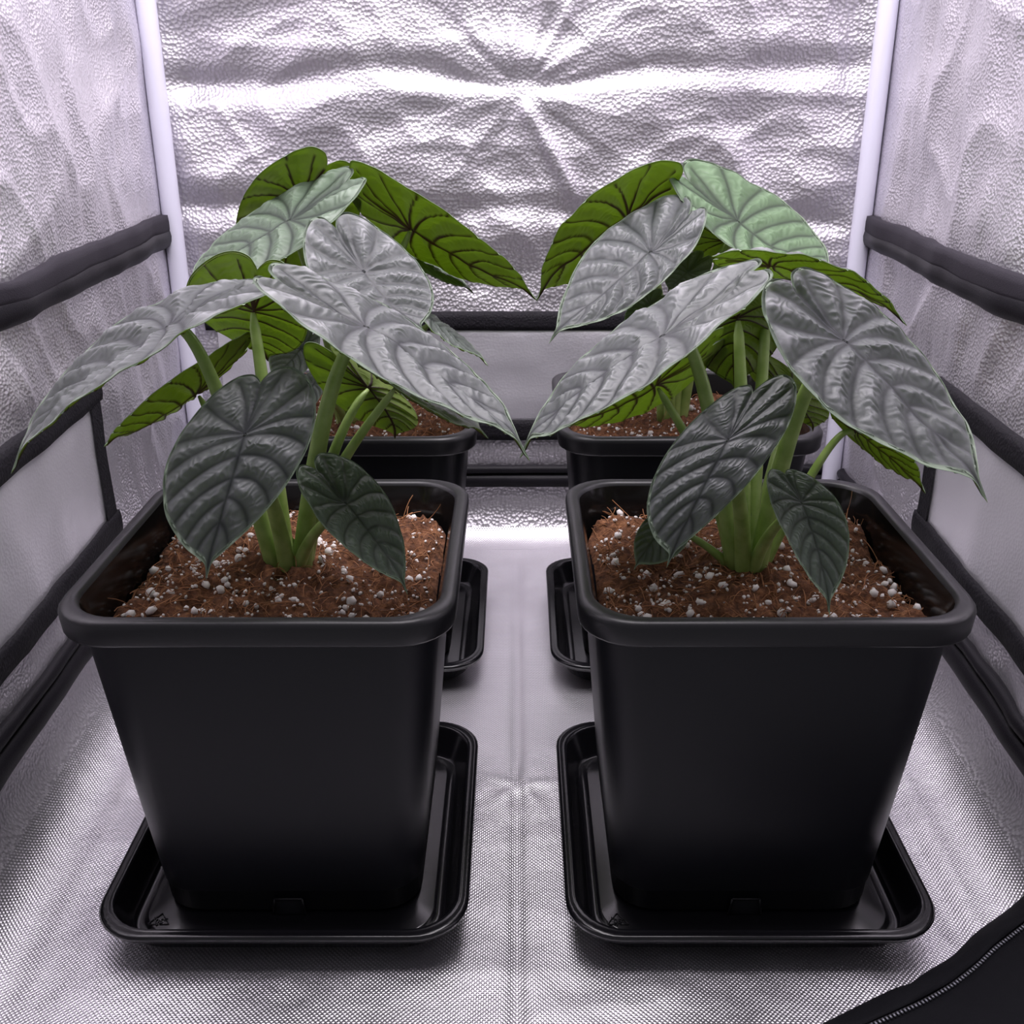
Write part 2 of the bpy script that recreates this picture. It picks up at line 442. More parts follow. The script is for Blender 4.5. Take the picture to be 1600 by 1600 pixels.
V = np.array([(-hb, YF, ZT), (hb, YF, ZT), (hb, YB, ZT), (-hb, YB, ZT), (-hb, YF, ZT + 0.01), (hb, YF, ZT + 0.01), (hb, YB, ZT + 0.01), (-hb, YB, ZT + 0.01)])
q = [(0, 3, 2, 1), (4, 5, 6, 7), (0, 1, 5, 4), (1, 2, 6, 5), (2, 3, 7, 6), (3, 0, 4, 7)]
struct(link('ceiling', mesh_np('ceiling', V, q, [M_SIDE], smooth=False)), 'silver reflective tent roof above the frame', 'ceiling')

# --- strips and panels sewn onto the walls: they are parts of their wall
def side_strip(name, sgn, wall, seed, Y0, Y1, prof, mt, n=60, wob=0.0):
    """prof: list of (z, lift off the wall) from bottom to top"""
    Y = np.linspace(Y0, Y1, n); V = []
    for zz, d in prof:
        zc = zz + wob * (fbm(Y * 14, Y * 0 + zz * 60, seed + 5, 2) - 0.5)
        X = side_x(Y, zc) - side_wrinkle(Y, zc, seed) * 0.9 - d
        V.append(np.stack([sgn * X, Y, zc], -1))
    V = np.vstack(V); q = grid_faces(n, len(prof))
    if sgn > 0: q = q[:, ::-1]
    return link(name, mesh_np(name, V, q, [mt]), wall)
def back_strip(name, wall, x0, x1, prof, mt, n=70, wob=0.0):
    x = np.linspace(x0, x1, n); V = []
    for zz, d in prof:
        zc = zz + wob * (fbm(x * 14, x * 0 + zz * 60, 405, 2) - 0.5)
        V.append(np.stack([x, back_y(x, zc) - back_wrinkle(x, zc) - d, zc], -1))
    return link(name, mesh_np(name, np.vstack(V), grid_faces(n, len(prof)), [mt]), wall)
def band(z0, z1, d=0.004):
    return [(z0 - 0.0005, -0.004), (z0, d), (z0 + 0.3 * (z1 - z0), d + 0.001), (z0 + 0.7 * (z1 - z0), d + 0.001), (z1, d), (z1 + 0.0005, -0.004)]
def roll(z0, z1, d, n=9):
    return [(z0 + (z1 - z0) * (0.5 - 0.5 * math.cos(math.pi * k / (n - 1))), -0.006 + (d + 0.006) * math.sin(math.pi * k / (n - 1)) ** 0.6) for k in range(n)]
def wins(z0, z1):
    return [(z0 + (z1 - z0) * k / 14, 0.004 if 0 < k < 14 else -0.004) for k in range(15)]
for sgn, wall, seed in ((-1, wl, 100), (1, wr, 200)):
    side_strip('window_panel', sgn, wall, seed, YF, 1.030, wins(0.160, 0.312), M_PANEL, wob=0.0)
    side_strip('webbing_strip', sgn, wall, seed, YF, 1.046, band(0.298, 0.322, 0.007), M_WEB)
    side_strip('webbing_strip', sgn, wall, seed, YF, 1.046, band(0.149, 0.174, 0.007), M_WEB)
    prof = [(0.150 + 0.165 * k / 9, 0.0065) for k in range(10)]
    side_strip('webbing_strip', sgn, wall, seed, 1.012, 1.040, prof, M_WEB, n=6)
    # pole sleeve near the floor and the taped crossbar higher up
    side_strip('hem_sleeve', sgn, wall, seed, YF, YB - 0.03, roll(0.070, 0.098, 0.012), M_SLEEVE, wob=0.003)
    side_strip('hem_piping', sgn, wall, seed, YF, YB - 0.03, roll(0.096, 0.112, 0.009), M_SLEEVE, wob=0.003)
    side_strip('crossbar_sleeve', sgn, wall, seed, YF, YB - 0.012, roll(0.408, 0.438, 0.012), M_SLEEVE, wob=0.003)
    side_strip('crossbar_tape', sgn, wall, seed, YF, YB - 0.012, band(0.426, 0.449, 0.010), M_SLEEVE2, wob=0.008)
back_strip('window_panel', wb, -0.40, 0.40, wins(0.160, 0.312), M_PANELB)
back_strip('webbing_strip', wb, -0.415, 0.415, band(0.298, 0.322, 0.006), M_WEB)
back_strip('webbing_strip', wb, -0.415, 0.415, band(0.145, 0.173, 0.006), M_WEB)
back_strip('hem_sleeve', wb, -0.43, 0.43, roll(0.073, 0.094, 0.010), M_SLEEVE)
back_strip('hem_piping', wb, -0.43, 0.43, roll(0.093, 0.107, 0.008), M_SLEEVE)

# --- white corner poles
for sgn, side in ((-1, 'left'), (1, 'right')):
    p = empty('tent_pole', (sgn * 0.4385, 1.3645, 0.0), 'white round corner pole at the back %s of the tent' % side, 'pole', 'white corner poles')
    zz = np.linspace(0.002, ZT - 0.01, 30)
    V, q, t = tube_np(np.stack([zz * 0, zz * 0, zz], -1), np.full(30, 0.0120), 20)
    link('pole_tube', mesh_np('pole_tube', V, q, [M_POLE], tris=t), p)
    prof = [(0.0165, 0.0), (0.0165, 0.030), (0.0130, 0.034), (0.0122, 0.0345)]
    V, q, t = tube_np([(0, 0, a[1]) for a in prof], [a[0] for a in prof], 20)
    link('corner_socket', mesh_np('corner_socket', V, q, [M_SLEEVE], tris=t), p)

# ------------------------------------------------------------------ pots and saucers
POTX, POTY1, POTY2 = 0.1755, 0.727, 1.105
def build_pot(loc, label):
    p = empty('plant_pot', loc, label, 'pot', 'square black plant pots')
    z0 = 0.0
    prof = [(0.090, 0.026, 0.0005), (0.0970, 0.030, 0.001), (0.1000, 0.031, 0.004), (0.1010, 0.031, 0.022),
            (0.1017, 0.031, 0.0225), (0.1021, 0.031, 0.024),
            (0.1100, 0.032, 0.110), (0.1225, 0.034, 0.252), (0.1225, 0.034, 0.256),
            (0.1205, 0.033, 0.256), (0.1080, 0.031, 0.110), (0.0990, 0.029, 0.006)]
    V, q, t = rsq_loft(prof, cap_first=True, cap_last=True)
    link('pot_body', mesh_np('pot_body', V, q, [M_POT], tris=t), p)
    r = 0.040
    prof = [(0.1220, 0.034, 0.2535), (0.1312, r, 0.2525), (0.1330, r, 0.2532), (0.1337, r, 0.2550), (0.1345, r, 0.2665), (0.1342, r, 0.2692),
            (0.1328, r, 0.2712), (0.1302, r, 0.2718), (0.1258, r - .003, 0.2718), (0.1240, r - .004, 0.2708), (0.1230, r - .004, 0.2685)]
    V, q, t = rsq_loft(prof)
    link('rim', mesh_np('rim', V, q, [M_RIM], tris=t), p)
    prof = [(0.1230, r - .004, 0.2685), (0.1193, r - .005, 0.2560), (0.1152, 0.034, 0.2150)]
    V, q, t = rsq_loft(prof)
    link('inner_wall', mesh_np('inner_wall', V, q, [M_INNER], tris=t), p)
    # drain slot at the foot of the front face
    V = np.array([(-0.0125, -0.1020, 0.001), (0.0125, -0.1020, 0.001), (0.0105, -0.1020, 0.0155), (-0.0105, -0.1020, 0.0155)])
    prism = np.vstack([V, V + np.array([0, 0.004, 0])])
    fr = []
    for a, bb in ((0, 3), (3, 2), (2, 1)):
        v, qq, tt = tube_np([V[a], V[bb]], [0.0008, 0.0008], 6); fr.append((v, qq, tt))
    link('drain_slot', mesh_np('drain_slot', prism, [(0, 1, 2, 3), (1, 5, 6, 2), (3, 2, 6, 7), (0, 3, 7, 4)], [M_DOOR], smooth=False), p)
    V, q, t = merge(fr)
    link('slot_edge', mesh_np('slot_edge', V, q, [M_RIM], tris=t), p)
    return p

def build_saucer(loc, label, mark):
    s = empty('saucer', loc, label, 'saucer', 'black drip saucers')
    r = 0.036
    prof = [(0.1145, r - .008, 0.0), (0.1185, r - .006, 0.0008), (0.1215, r - .004, 0.004), (0.1300, r, 0.0215), (0.1310, r, 0.0222),
            (0.1355, r + .003, 0.0222), (0.1370, r + .003, 0.0230), (0.1373, r + .003, 0.0255), (0.1387, r + .004, 0.0262), (0.1390, r + .004, 0.0285), (0.1377, r + .004, 0.0298),
            (0.1355, r + .003, 0.0302), (0.1337, r + .002, 0.0296), (0.1325, r + .002, 0.0300), (0.1310, r + .001, 0.0302), (0.1297, r, 0.0292),
            (0.1287, r - .001, 0.0270), (0.1205, r - .006, 0.0075), (0.1190, r - .007, 0.0050), (0.1175, r - .008, 0.0042),
            (0.1130, r - .010, 0.0042), (0.1120, r - .010, 0.0050), (0.1110, r - .010, 0.0066), (0.1100, r - .010, 0.0070)]
    V, q, t = rsq_loft(prof, cap_first=True, cap_last=True)
    link('tray', mesh_np('tray', V, q, [M_SAUCER], tris=t), s)
    if mark:
        c = np.array([-0.0985, -0.0985, 0.0075]); R = 0.0095
        tri = [c + R * np.array([math.cos(a), 0.8 * math.sin(a), 0]) for a in (math.pi / 2, math.pi / 2 + 2.094, math.pi / 2 + 4.189)]
        parts = []
        for k in range(3):
            a, bb = tri[k], tri[(k + 1) % 3]
            d = bb - a
            for f0, f1 in ((0.02, 0.42), (0.56, 0.98)):
                parts.append(tube_np([a + d * f0, a + d * f1], [0.00042, 0.00042], 6))
            n_ = np.array([-d[1], d[0], 0]); n_ /= np.linalg.norm(n_)
            for sg in (1, -1):
                parts.append(tube_np([a + d * 0.50, a + d * 0.42 + n_ * sg * 0.0014], [0.0004, 0.0004], 6))
        V, q, t = merge(parts)
        mk = link('recycling_mark', mesh_np('recycling_mark', V, q, [M_RIM], tris=t), s)
        cu = bpy.data.curves.new('resin_code', 'FONT'); cu.body = '05'; cu.size = 0.0065; cu.extrude = 0.0003
        cu.align_x = 'CENTER'; cu.align_y = 'CENTER'; cu.materials.append(M_RIM)
        tmp = bpy.data.objects.new('resin_code_text', cu); me = bpy.data.meshes.new_from_object(tmp); bpy.data.objects.remove(tmp)
        me.materials.clear(); me.materials.append(M_RIM)
        to = link('resin_code', me, mk)
        to.location = (c[0], c[1] - 0.0008, c[2] + 0.0001)
    return s

# ------------------------------------------------------------------ soil
def soil_z(x, y, seed):
    r = np.hypot(x, y)
    h = 0.2425 + 0.014 * np.exp(-(r / 0.045) ** 2) + 0.003 * sstep(0.02, 0.1, y)
    h = h + (fbm(x * 38 + 9, y * 38, seed, 4, 0.65) - 0.5) * 0.026
    h = h + (ridge(x * 90, y * 90, seed + 30, 2) - 0.4) * 0.003
    return h - 0.010 * sstep(0.106, 0.121, np.maximum(np.abs(x), np.abs(y)))
def perl_mesh(seed, n=1):
    import bmesh
    bm = bmesh.new(); bmesh.ops.create_icosphere(bm, subdivisions=n, radius=1)
    rs = np.random.default_rng(seed)
    sc = np.array([1, rs.uniform(.65, .95), rs.uniform(.6, .85)])
    V = np.array([v.co[:] for v in bm.verts]) * sc
    V *= (1 + rs.uniform(-.16, .16, len(V)))[:, None]
    T = np.array([[v.index for v in f.verts] for f in bm.faces]); bm.free()
    return V, T
PERL = [perl_mesh(500 + k) for k in range(6)]
PERL_ME = [mesh_np('perlite_granule', V, None, [M_PERL], tris=T) for V, T in PERL]
PERL0 = [perl_mesh(600 + k, 1) for k in range(3)]
def rot_rand(rs):
    q = rs.normal(size=4); q /= np.linalg.norm(q); w, x, y, z = q
    return np.array([[1 - 2 * (y * y + z * z), 2 * (x * y - z * w), 2 * (x * z + y * w)], [2 * (x * y + z * w), 1 - 2 * (x * x + z * z), 2 * (y * z - x * w)], [2 * (x * z - y * w), 2 * (y * z + x * w), 1 - 2 * (x * x + y * y)]])
def build_soil(loc, label, seed, nbig, nsmall, nfib):
    s = empty('potting_soil', loc, label, 'soil', 'coco coir and perlite mixes in the pots')
    n = 150; hs = 0.1150
    g = np.linspace(-1, 1, n); A, B = np.meshgrid(g, g)
    # square grid pressed to a rounded square
    m_ = np.maximum(np.abs(A), np.abs(B)); cr_ = np.minimum(np.abs(A), np.abs(B))
    k = 1 - 0.105 * sstep(0.70, 1.0, cr_) * sstep(0.70, 1.0, m_)
    X, Y = A * k * hs, B * k * hs
    V = np.stack([X, Y, soil_z(X, Y, seed)], -1).reshape(-1, 3)
    link('coir_surface', mesh_np('coir_surface', V, grid_faces(n, n), [M_COIR]), s)
    rs = np.random.default_rng(seed)
    def spot():
        while True:
            x, y = rs.uniform(-0.112, 0.112, 2)
            if np.hypot(x, y) > 0.022 and not (abs(x) > 0.096 and abs(y) > 0.096): return x, y
    for k in range(nbig):
        x, y = spot(); r = rs.uniform(0.0022, 0.0048)
        o = bpy.data.objects.new('perlite_granule', PERL_ME[k % 6]); COL.objects.link(o); o.parent = s
        o.location = (x, y, float(soil_z(x, y, seed)) + r * 0.35); o.scale = (r, r, r)
        o.rotation_euler = tuple(rs.uniform(0, 6.28, 3))
    Vs, Ts, off = [], [], 0
    for k in range(nsmall):
        x, y = spot(); r = rs.uniform(0.0009, 0.0020) ; V0, T0 = PERL0[k % 3]
        V1 = (V0 * r) @ rot_rand(rs).T + np.array([x, y, float(soil_z(x, y, seed)) + r * 0.35])
        Vs.append(V1); Ts.append(T0 + off); off += len(V0)
    o = link('fine_perlite', mesh_np('fine_perlite', np.vstack(Vs), None, [M_PERL], tris=np.vstack(Ts)), s); o['kind'] = 'stuff'
    parts = []
    for k in range(nfib):
        x, y = spot(); z0 = float(soil_z(x, y, seed)); ln = rs.uniform(0.006, 0.022); a = rs.uniform(0, 6.28)
        up = rs.uniform(-0.1, 0.35) if rs.random() < 0.93 else rs.uniform(0.6, 1.3)
        d = np.array([math.cos(a), math.sin(a), up]) * ln
        p0 = np.array([x, y, z0 + 0.0004])
        mid = p0 + d * 0.5 + rs.normal(size=3) * ln * 0.18 + np.array([0, 0, 0.003])
        end = p0 + d; end[2] = max(end[2], z0 - 0.002)
        end[:2] = np.clip(end[:2], -0.111, 0.111); mid[:2] = np.clip(mid[:2], -0.111, 0.111)
        parts.append(tube_np(bez([p0, mid, end], 5), np.full(5, rs.uniform(0.00022, 0.00045)), 3, False))
    V, q, t = merge(parts)
    o = link('coir_fibres', mesh_np('coir_fibres', V, q, [M_FIBRE], tris=t), s); o['kind'] = 'stuff'
    return s

spots = [(-POTX, POTY1, 'front left', True), (POTX, POTY1, 'front right', True), (-POTX, POTY2, 'back left', False), (POTX, POTY2, 'back right', False)]
for i, (x, y, w, near) in enumerate(spots):
    sz = 0.0070
    build_saucer((x, y - 0.010, 0.0005), 'glossy black square drip saucer under the %s pot' % w, near)
    build_pot((x, y, sz + 0.0005), 'square tapered black plastic plant pot standing at the %s' % w)
    build_soil((x, y, sz + 0.0005), 'brown coco coir with white perlite in the %s pot' % w, 700 + 50 * i, 115 if near else 35, 650 if near else 380, 900 if near else 350)

# ------------------------------------------------------------------ plants
# leaf outline in (s, t): s in half widths, t along the midrib from the notch (0) to the tip (1)
OUT = np.array([(0, .030), (.045, .0), (.16, -.038), (.38, -.038), (.62, .03), (.82, .14), (.95, .27), (1.0, .41), (.95, .55), (.81, .69), (.60, .81), (.37, .905), (.17, .962), (.05, .997), (0, 1.055)])
def smooth_poly(P, n):
    P = np.asarray(P, float)
    Q = np.vstack([2 * P[0] - P[1], P, 2 * P[-1] - P[-2]]); out = []
    for i in range(1, len(Q) - 2):
        for t in np.linspace(0, 1, n, endpoint=False):
            a, b_, c, d = Q[i - 1], Q[i], Q[i + 1], Q[i + 2]
            out.append(0.5 * ((2 * b_) + (-a + c) * t + (2 * a - 5 * b_ + 4 * c - d) * t * t + (-a + 3 * b_ - 3 * c + d) * t ** 3))
    out.append(P[-1]); return np.array(out)
JT = 0.34                                    # the stalk joins here
HW = 0.33                                    # half width / length used for vein distances
def vein_set(rs):
    vs = [[(0, JT), (0, .7), (0, 1.03)], [(0, JT), (0, .20), (0, .07)]]
    for sg in (1, -1):
        j = lambda: rs.uniform(-.012, .012)
        vs += [[(0, JT), (sg * .03, .16 + j()), (sg * (.10 + j()), .0)],
               [(0, JT), (sg * .15, .215 + j()), (sg * .24, .09 + j())],
               [(0, JT), (sg * .17, .275 + j()), (sg * .315, .31 + j())],
               [(0, JT + .02), (sg * .20, .355 + j()), (sg * .325, .49 + j())],
               [(0, .46 + j()), (sg * .18, .475 + j()), (sg * .295, .66 + j())],
               [(0, .58 + j()), (sg * .15, .590 + j()), (sg * .225, .79 + j())],
               [(0, .69 + j()), (sg * .105, .700 + j()), (sg * .15, .885)],
               [(0, .80 + j()), (sg * .05, .84 + j()), (sg * .08, .955)]]
    return [bez([np.array(p) for p in v], 12) for v in vs]

def leaf_topology(NA, NR):
    out = smooth_poly(OUT, 16)
    right = out; left = out[::-1][1:-1] * np.array([-1, 1])
    ring = np.vstack([right, left])
    # resample evenly by arc length
    c = np.vstack([ring, ring[:1]]); m = c * np.array([HW, 1])
    d = np.concatenate([[0], np.cumsum(np.linalg.norm(np.diff(m, axis=0), axis=1))])
    s = np.linspace(0, d[-1], NA, endpoint=False)
    ring = np.stack([np.interp(s, d, c[:, 0]), np.interp(s, d, c[:, 1])], -1)
    rho = np.linspace(0, 1, NR + 1)[1:] ** 0.92
    rho[-2] = 0.965
    ctr = np.array([0, JT])
    ST = np.vstack([ctr[None]] + [ctr + (ring - ctr) * r for r in rho])
    RHO = np.concatenate([[0]] + [np.full(NA, r) for r in rho])
    q = grid_faces(NA, NR, True) + 1
    t = np.array([(0, 1 + i, 1 + (i + 1) % NA) for i in range(NA)])
    return ST, RHO, q, t
TOPO = {k: leaf_topology(*v) for k, v in {'hi': (300, 80), 'lo': (180, 48)}.items()}

def make_leaf(parent, origin, B, J, T, Lp, Rp, seed, tone=0.0, res='hi', fold=1.0, quilt=1.0, green=0.0):
    ST, RHO, q, tr = TOPO[res]
    NA = {'hi': 300, 'lo': 180}[res]
    B, J, T, Lp, Rp = [at(*p) for p in (B, J, T, Lp, Rp)]
    s, t = ST[:, 0], ST[:, 1]
    def mid(tt):
        tt = np.asarray(tt)[..., None]
        l0 = (tt - JT) * (tt - 1) / (JT * 1.0); l1 = tt * (tt - 1) / (JT * (JT - 1)); l2 = tt * (tt - JT) / (1 - JT)
        return l0 * B + l1 * J + l2 * T
    m42 = mid(np.array(0.42))
    SL, SR = Lp - m42, Rp - m42
    Sd, Sm = (SR - SL) / 2, (SR + SL) / 2 * fold
    Lg = np.linalg.norm(T - B); Wd = np.linalg.norm(Sd)
    P = mid(t) + s[:, None] * Sd + (np.abs(s) ** 1.5)[:, None] * Sm
    ax = (T - B) / Lg
    Nn = np.cross(Sd / Wd, ax); Nn /= np.linalg.norm(Nn)
    flip = Nn[2] < 0
    if flip: Nn = -Nn
    rs = np.random.default_rng(seed)
    # vein network
    x = s * HW
    pt = np.stack([x, t], -1)
    best = np.full(len(pt), 9.0); arc = np.zeros(len(pt)); prim = np.full(len(pt), 9.0); side = np.zeros(len(pt))
    for vi, v in enumerate(vein_set(rs)):
        a, b_ = v[:-1], v[1:]
        seg = np.linalg.norm(b_ - a, axis=1); cum = np.concatenate([[0], np.cumsum(seg)[:-1]])
        ab = b_ - a
        rel = pt[:, None] - a[None]
        u = np.clip((rel * ab[None]).sum(-1) / (seg ** 2)[None], 0, 1)
        dd = np.linalg.norm(rel - u[..., None] * ab[None], axis=-1)
        i = dd.argmin(1); dm = dd[np.arange(len(pt)), i]
        al = cum[i] + u[np.arange(len(pt)), i] * seg[i]
        taper = 1.0 + 0.9 * al / (cum[-1] + seg[-1]) * (vi > 1)
        up = dm < best
        arc = np.where(up, al + 0.13 * vi, arc); best = np.where(up, dm, best)
        prim = np.minimum(prim, dm * taper)
    d = best
    vein = 0.45 * (1 - np.exp(-(d / 0.010) ** 1.5)) + 0.55 * (1 - np.exp(-(d / 0.064) ** 1.5))
    vline = 1 - sstep(0.006, 0.0135, prim)
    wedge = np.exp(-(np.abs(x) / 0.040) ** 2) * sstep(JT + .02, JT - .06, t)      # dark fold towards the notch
    ph = arc / 0.046 + d * 9 + (vnoise(x * 22 + seed, t * 22, seed % 50) - 0.5) * 1.8
    rip = 1 - np.abs(np.sin(math.pi * ph)) ** 2.2 * 1.0
    ripw = sstep(0.008, 0.04, d) * sstep(1.0, 0.9, RHO)
    hgt = (0.030 * (1 - np.exp(-(d / 0.045) ** 1.7)) - 0.0065 * (rip - 0.5) * ripw) * sstep(1.0, 0.88, RHO)
    hgt = hgt + 0.006 * sstep(0.90, 1.0, RHO) - 0.010 * wedge * sstep(0.2, 0.6, RHO)
    hgt = hgt + (fbm(x * 7 + seed * .37, t * 7, seed % 40, 2) - 0.5) * 0.035
    hgt *= Lg * quilt * 0.85
    P = P + hgt[:, None] * Nn
    # the drip tip curls under
    dr = np.clip((t - 0.90) / 0.13, 0, 1.2) ** 2 * 0.035 * Lg
    P = P - dr[:, None] * (np.array([0, 0, 1.0]) * 0.8 + Nn * 0.4)
    P = P - np.asarray(origin)
    th = 0.0011
    Pb = P - Nn * th * (1 - 0.7 * (RHO > 0.99))[:, None] - Nn * (vline * 0.0009)[:, None]
    n = len(P)
    V = np.vstack([P, Pb])
    o_ring = 1 + (len(TOPO[res][2]) // NA) * NA + np.arange(NA)
    er = np.stack([o_ring, np.roll(o_ring, -1), np.roll(o_ring, -1) + n, o_ring + n], -1)
    up_is = not flip
    fq = lambda f, k: f if k else f[:, ::-1]
    Q = np.vstack([fq(q, up_is), fq(q + n, not up_is), fq(er, not up_is)])
    TT = np.vstack([fq(tr, up_is), fq(tr + n, not up_is)])
    mi = np.concatenate([np.zeros(len(q)), np.ones(len(q)), np.full(len(er), 2), np.zeros(len(tr)), np.ones(len(tr))])
    edge = sstep(0.955, 0.97, RHO)
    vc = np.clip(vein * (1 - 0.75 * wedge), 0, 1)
    A = {'vein': np.tile(vc, 2), 'rip': np.tile((1 - rip) * ripw + 0.5 * (1 - ripw), 2), 'vline': np.tile(vline, 2), 'edge': np.tile(edge, 2)}
    o = link('leaf', mesh_np('leaf', V, Q, [M_LT, M_LU, M_LE], mi, True, A, TT), parent)
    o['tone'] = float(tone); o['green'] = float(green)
    return o, P[0] + np.asarray(origin), Nn

def petiole(leaf, origin, crown, joint, nrm, r0, r1, bow=0.0, via=None):
    j = joint - nrm * 0.0042
    c = np.asarray(crown)
    hgt = j[2] - c[2]
    if via is not None:
        m1 = at(*via); path = bez([c, 2 * m1 - 0.5 * (c + j), j], 20)
    else:
        c1 = c + np.array([(j[0] - c[0]) * 0.18, (j[1] - c[1]) * 0.18, hgt * 0.50])
        c2 = c + (j - c) * 0.80 + np.array([0, 0, 0.05 * hgt + bow])
        path = bez([c, c1, c2, j], 20)
    k = np.linspace(0, 1, 20)
    rad = r1 + (r0 - r1) * (1 - k) ** 1.3 
    rad = rad * (1 - 0.55 * sstep(0.90, 1.0, k))
    V, q, t = tube_np(path - np.asarray(origin), rad, 12)
    link('leaf_stalk', mesh_np('leaf_stalk', V, q, [M_PET], tris=t), leaf)

def build_plant(px, py, Y, label, leaves, seed, scale=1.0):
    origin = at(px, py, Y)
    p = empty('alocasia_plant', origin, label, 'plant', 'alocasia plants with silvery quilted leaves')
    n = len(leaves)
    for i, lf in enumerate(leaves):
        kw = dict(lf[5]) if len(lf) > 5 else {}
        via = kw.pop('via', None); r = kw.pop('r', 1.0)
        o, jn, nn = make_leaf(p, origin, *lf[:5], seed=seed + i * 13, **kw)
        a = math.atan2(jn[1] - origin[1], jn[0] - origin[0])
        cr = origin + np.array([math.cos(a) * 0.011, math.sin(a) * 0.008, -0.008])
        petiole(o, origin, cr, jn, nn, 0.0070 * r * scale, 0.0032 * r * scale, via=via)
    # papery sheaths that wrap the crown
    rs = np.random.default_rng(seed)
    for k in range(4):
        a = k * 1.65 + rs.uniform(-.3, .3); hh = rs.uniform(0.035, 0.060)
        nu, nv = 9, 9
        U, Vv = np.meshgrid(np.linspace(-1, 1, nu), np.linspace(0, 1, nv))
        wdt = 1.25 * (1 - Vv ** 2.2) + 0.02
        ang = a + U * wdt
        rad = (0.0145 - 0.004 * Vv) * (1 + 0.06 * k / 4)
        V = np.stack([rad * np.cos(ang), rad * 0.85 * np.sin(ang), -0.010 + hh * Vv - 0.004 * np.abs(U) * Vv], -1).reshape(-1, 3)
        V2 = V * np.array([0.93, 0.93, 1])
        q = grid_faces(nu, nv); nn = len(V)
        link('sheath', mesh_np('sheath', np.vstack([V, V2]), np.vstack([q, q[:, ::-1] + nn]), [M_SHEATH]), p)
    return p

FL = [
 ((398, 447, .71), (262, 506, .69), (28, 700, .655), (240, 552, .62), (205, 497, .74), dict(via=(335, 601, .705))),
 ((428, 434, .675), (571, 511, .68), (813, 680, .64), (580, 580, .625), (640, 500, .73), dict(via=(510, 640, .70), r=1.15)),
 ((404, 412, .745), (398, 482, .765), (417, 553, .80), (290, 462, .79), (482, 505, .78), dict(r=1.15)),
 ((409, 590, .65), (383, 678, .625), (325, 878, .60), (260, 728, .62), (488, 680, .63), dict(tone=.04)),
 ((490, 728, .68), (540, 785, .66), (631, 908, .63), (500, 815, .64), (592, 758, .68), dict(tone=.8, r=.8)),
 ((383, 543, .80), (306, 612, .79), (169, 682, .76), (280, 588, .74), (300, 622, .86), dict(r=.85, res='lo')),
 ((515, 545, .73), (575, 605, .735), (617, 676, .75), (508, 615, .75), (640, 630, .76), dict(r=.85, res='lo', via=(518, 718, .715))),
 ((560, 560, .70), (620, 600, .70), (752, 668, .67), (665, 637, .65), (690, 600, .74), dict(r=.8, res='lo')),
]
FR = [
 ((1178, 428, .71), (1035, 522, .68), (822, 682, .65), (1025, 590, .625), (985, 500, .73), dict(via=(1095, 590, .705))),
 ((1234, 440, .675), (1320, 532, .66), (1530, 745, .60), (1262, 612, .62), (1412, 524, .69), dict(via=(1245, 650, .70), r=1.15)),
 ((1165, 440, .745), (1152, 495, .765), (1148, 597, .80), (1085, 530, .79), (1222, 520, .79), dict(r=1.15)),
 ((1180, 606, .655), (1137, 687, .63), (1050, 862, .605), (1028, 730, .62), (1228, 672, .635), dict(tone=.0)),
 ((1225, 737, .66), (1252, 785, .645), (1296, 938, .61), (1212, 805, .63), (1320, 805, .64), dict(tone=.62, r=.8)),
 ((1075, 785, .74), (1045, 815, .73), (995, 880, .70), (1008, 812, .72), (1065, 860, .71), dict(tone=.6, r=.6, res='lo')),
 ((1120, 404, .80), (1205, 411, .80), (1402, 484, .80), (1262, 402, .74), (1240, 442, .87), dict()),
 ((1120, 535, .76), (1025, 600, .75), (872, 658, .74), (990, 585, .70), (1020, 640, .82), dict(r=.8, res='lo')),
 ((1300, 640, .74), (1340, 672, .74), (1440, 754, .73), (1395, 680, .70), (1365, 715, .80), dict(r=.65, res='lo', via=(1285, 715, .735))),
 ((1185, 560, .80), (1235, 615, .82), (1270, 665, .84), (1190, 610, .83), (1285, 620, .84), dict(r=.8, res='lo')),
]
BL = [
 ((515, 250, 1.10), (470, 310, 1.13), (395, 440, 1.17), (385, 300, 1.12), (545, 370, 1.18), dict(res='lo')),
 ((548, 280, 1.06), (452, 343, 1.03), (296, 440, .98), (405, 325, 1.12), (465, 392, .98), dict(res='hi', green=.5)),
 ((553, 282, 1.10), (643, 355, 1.12), (826, 450, 1.13), (685, 325, 1.06), (640, 398, 1.20), dict(res='lo')),
 ((610, 385, 1.20), (650, 405, 1.20), (734, 447, 1.18), (660, 395, 1.26), (675, 432, 1.14), dict(res='lo', green=.7)),
 ((521, 348, 1.00), (568, 423, .97), (655, 506, .93), (497, 452, .94), (655, 415, .99), dict(res='hi')),
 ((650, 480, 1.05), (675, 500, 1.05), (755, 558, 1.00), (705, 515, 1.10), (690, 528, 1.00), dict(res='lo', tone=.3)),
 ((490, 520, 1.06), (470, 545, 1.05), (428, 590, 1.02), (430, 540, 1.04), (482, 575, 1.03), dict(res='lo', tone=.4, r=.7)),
 ((500, 580, 1.02), (490, 600, 1.01), (470, 650, .99), (462, 605, 1.0), (503, 615, 1.0), dict(res='lo', tone=.4, r=.7)),
]
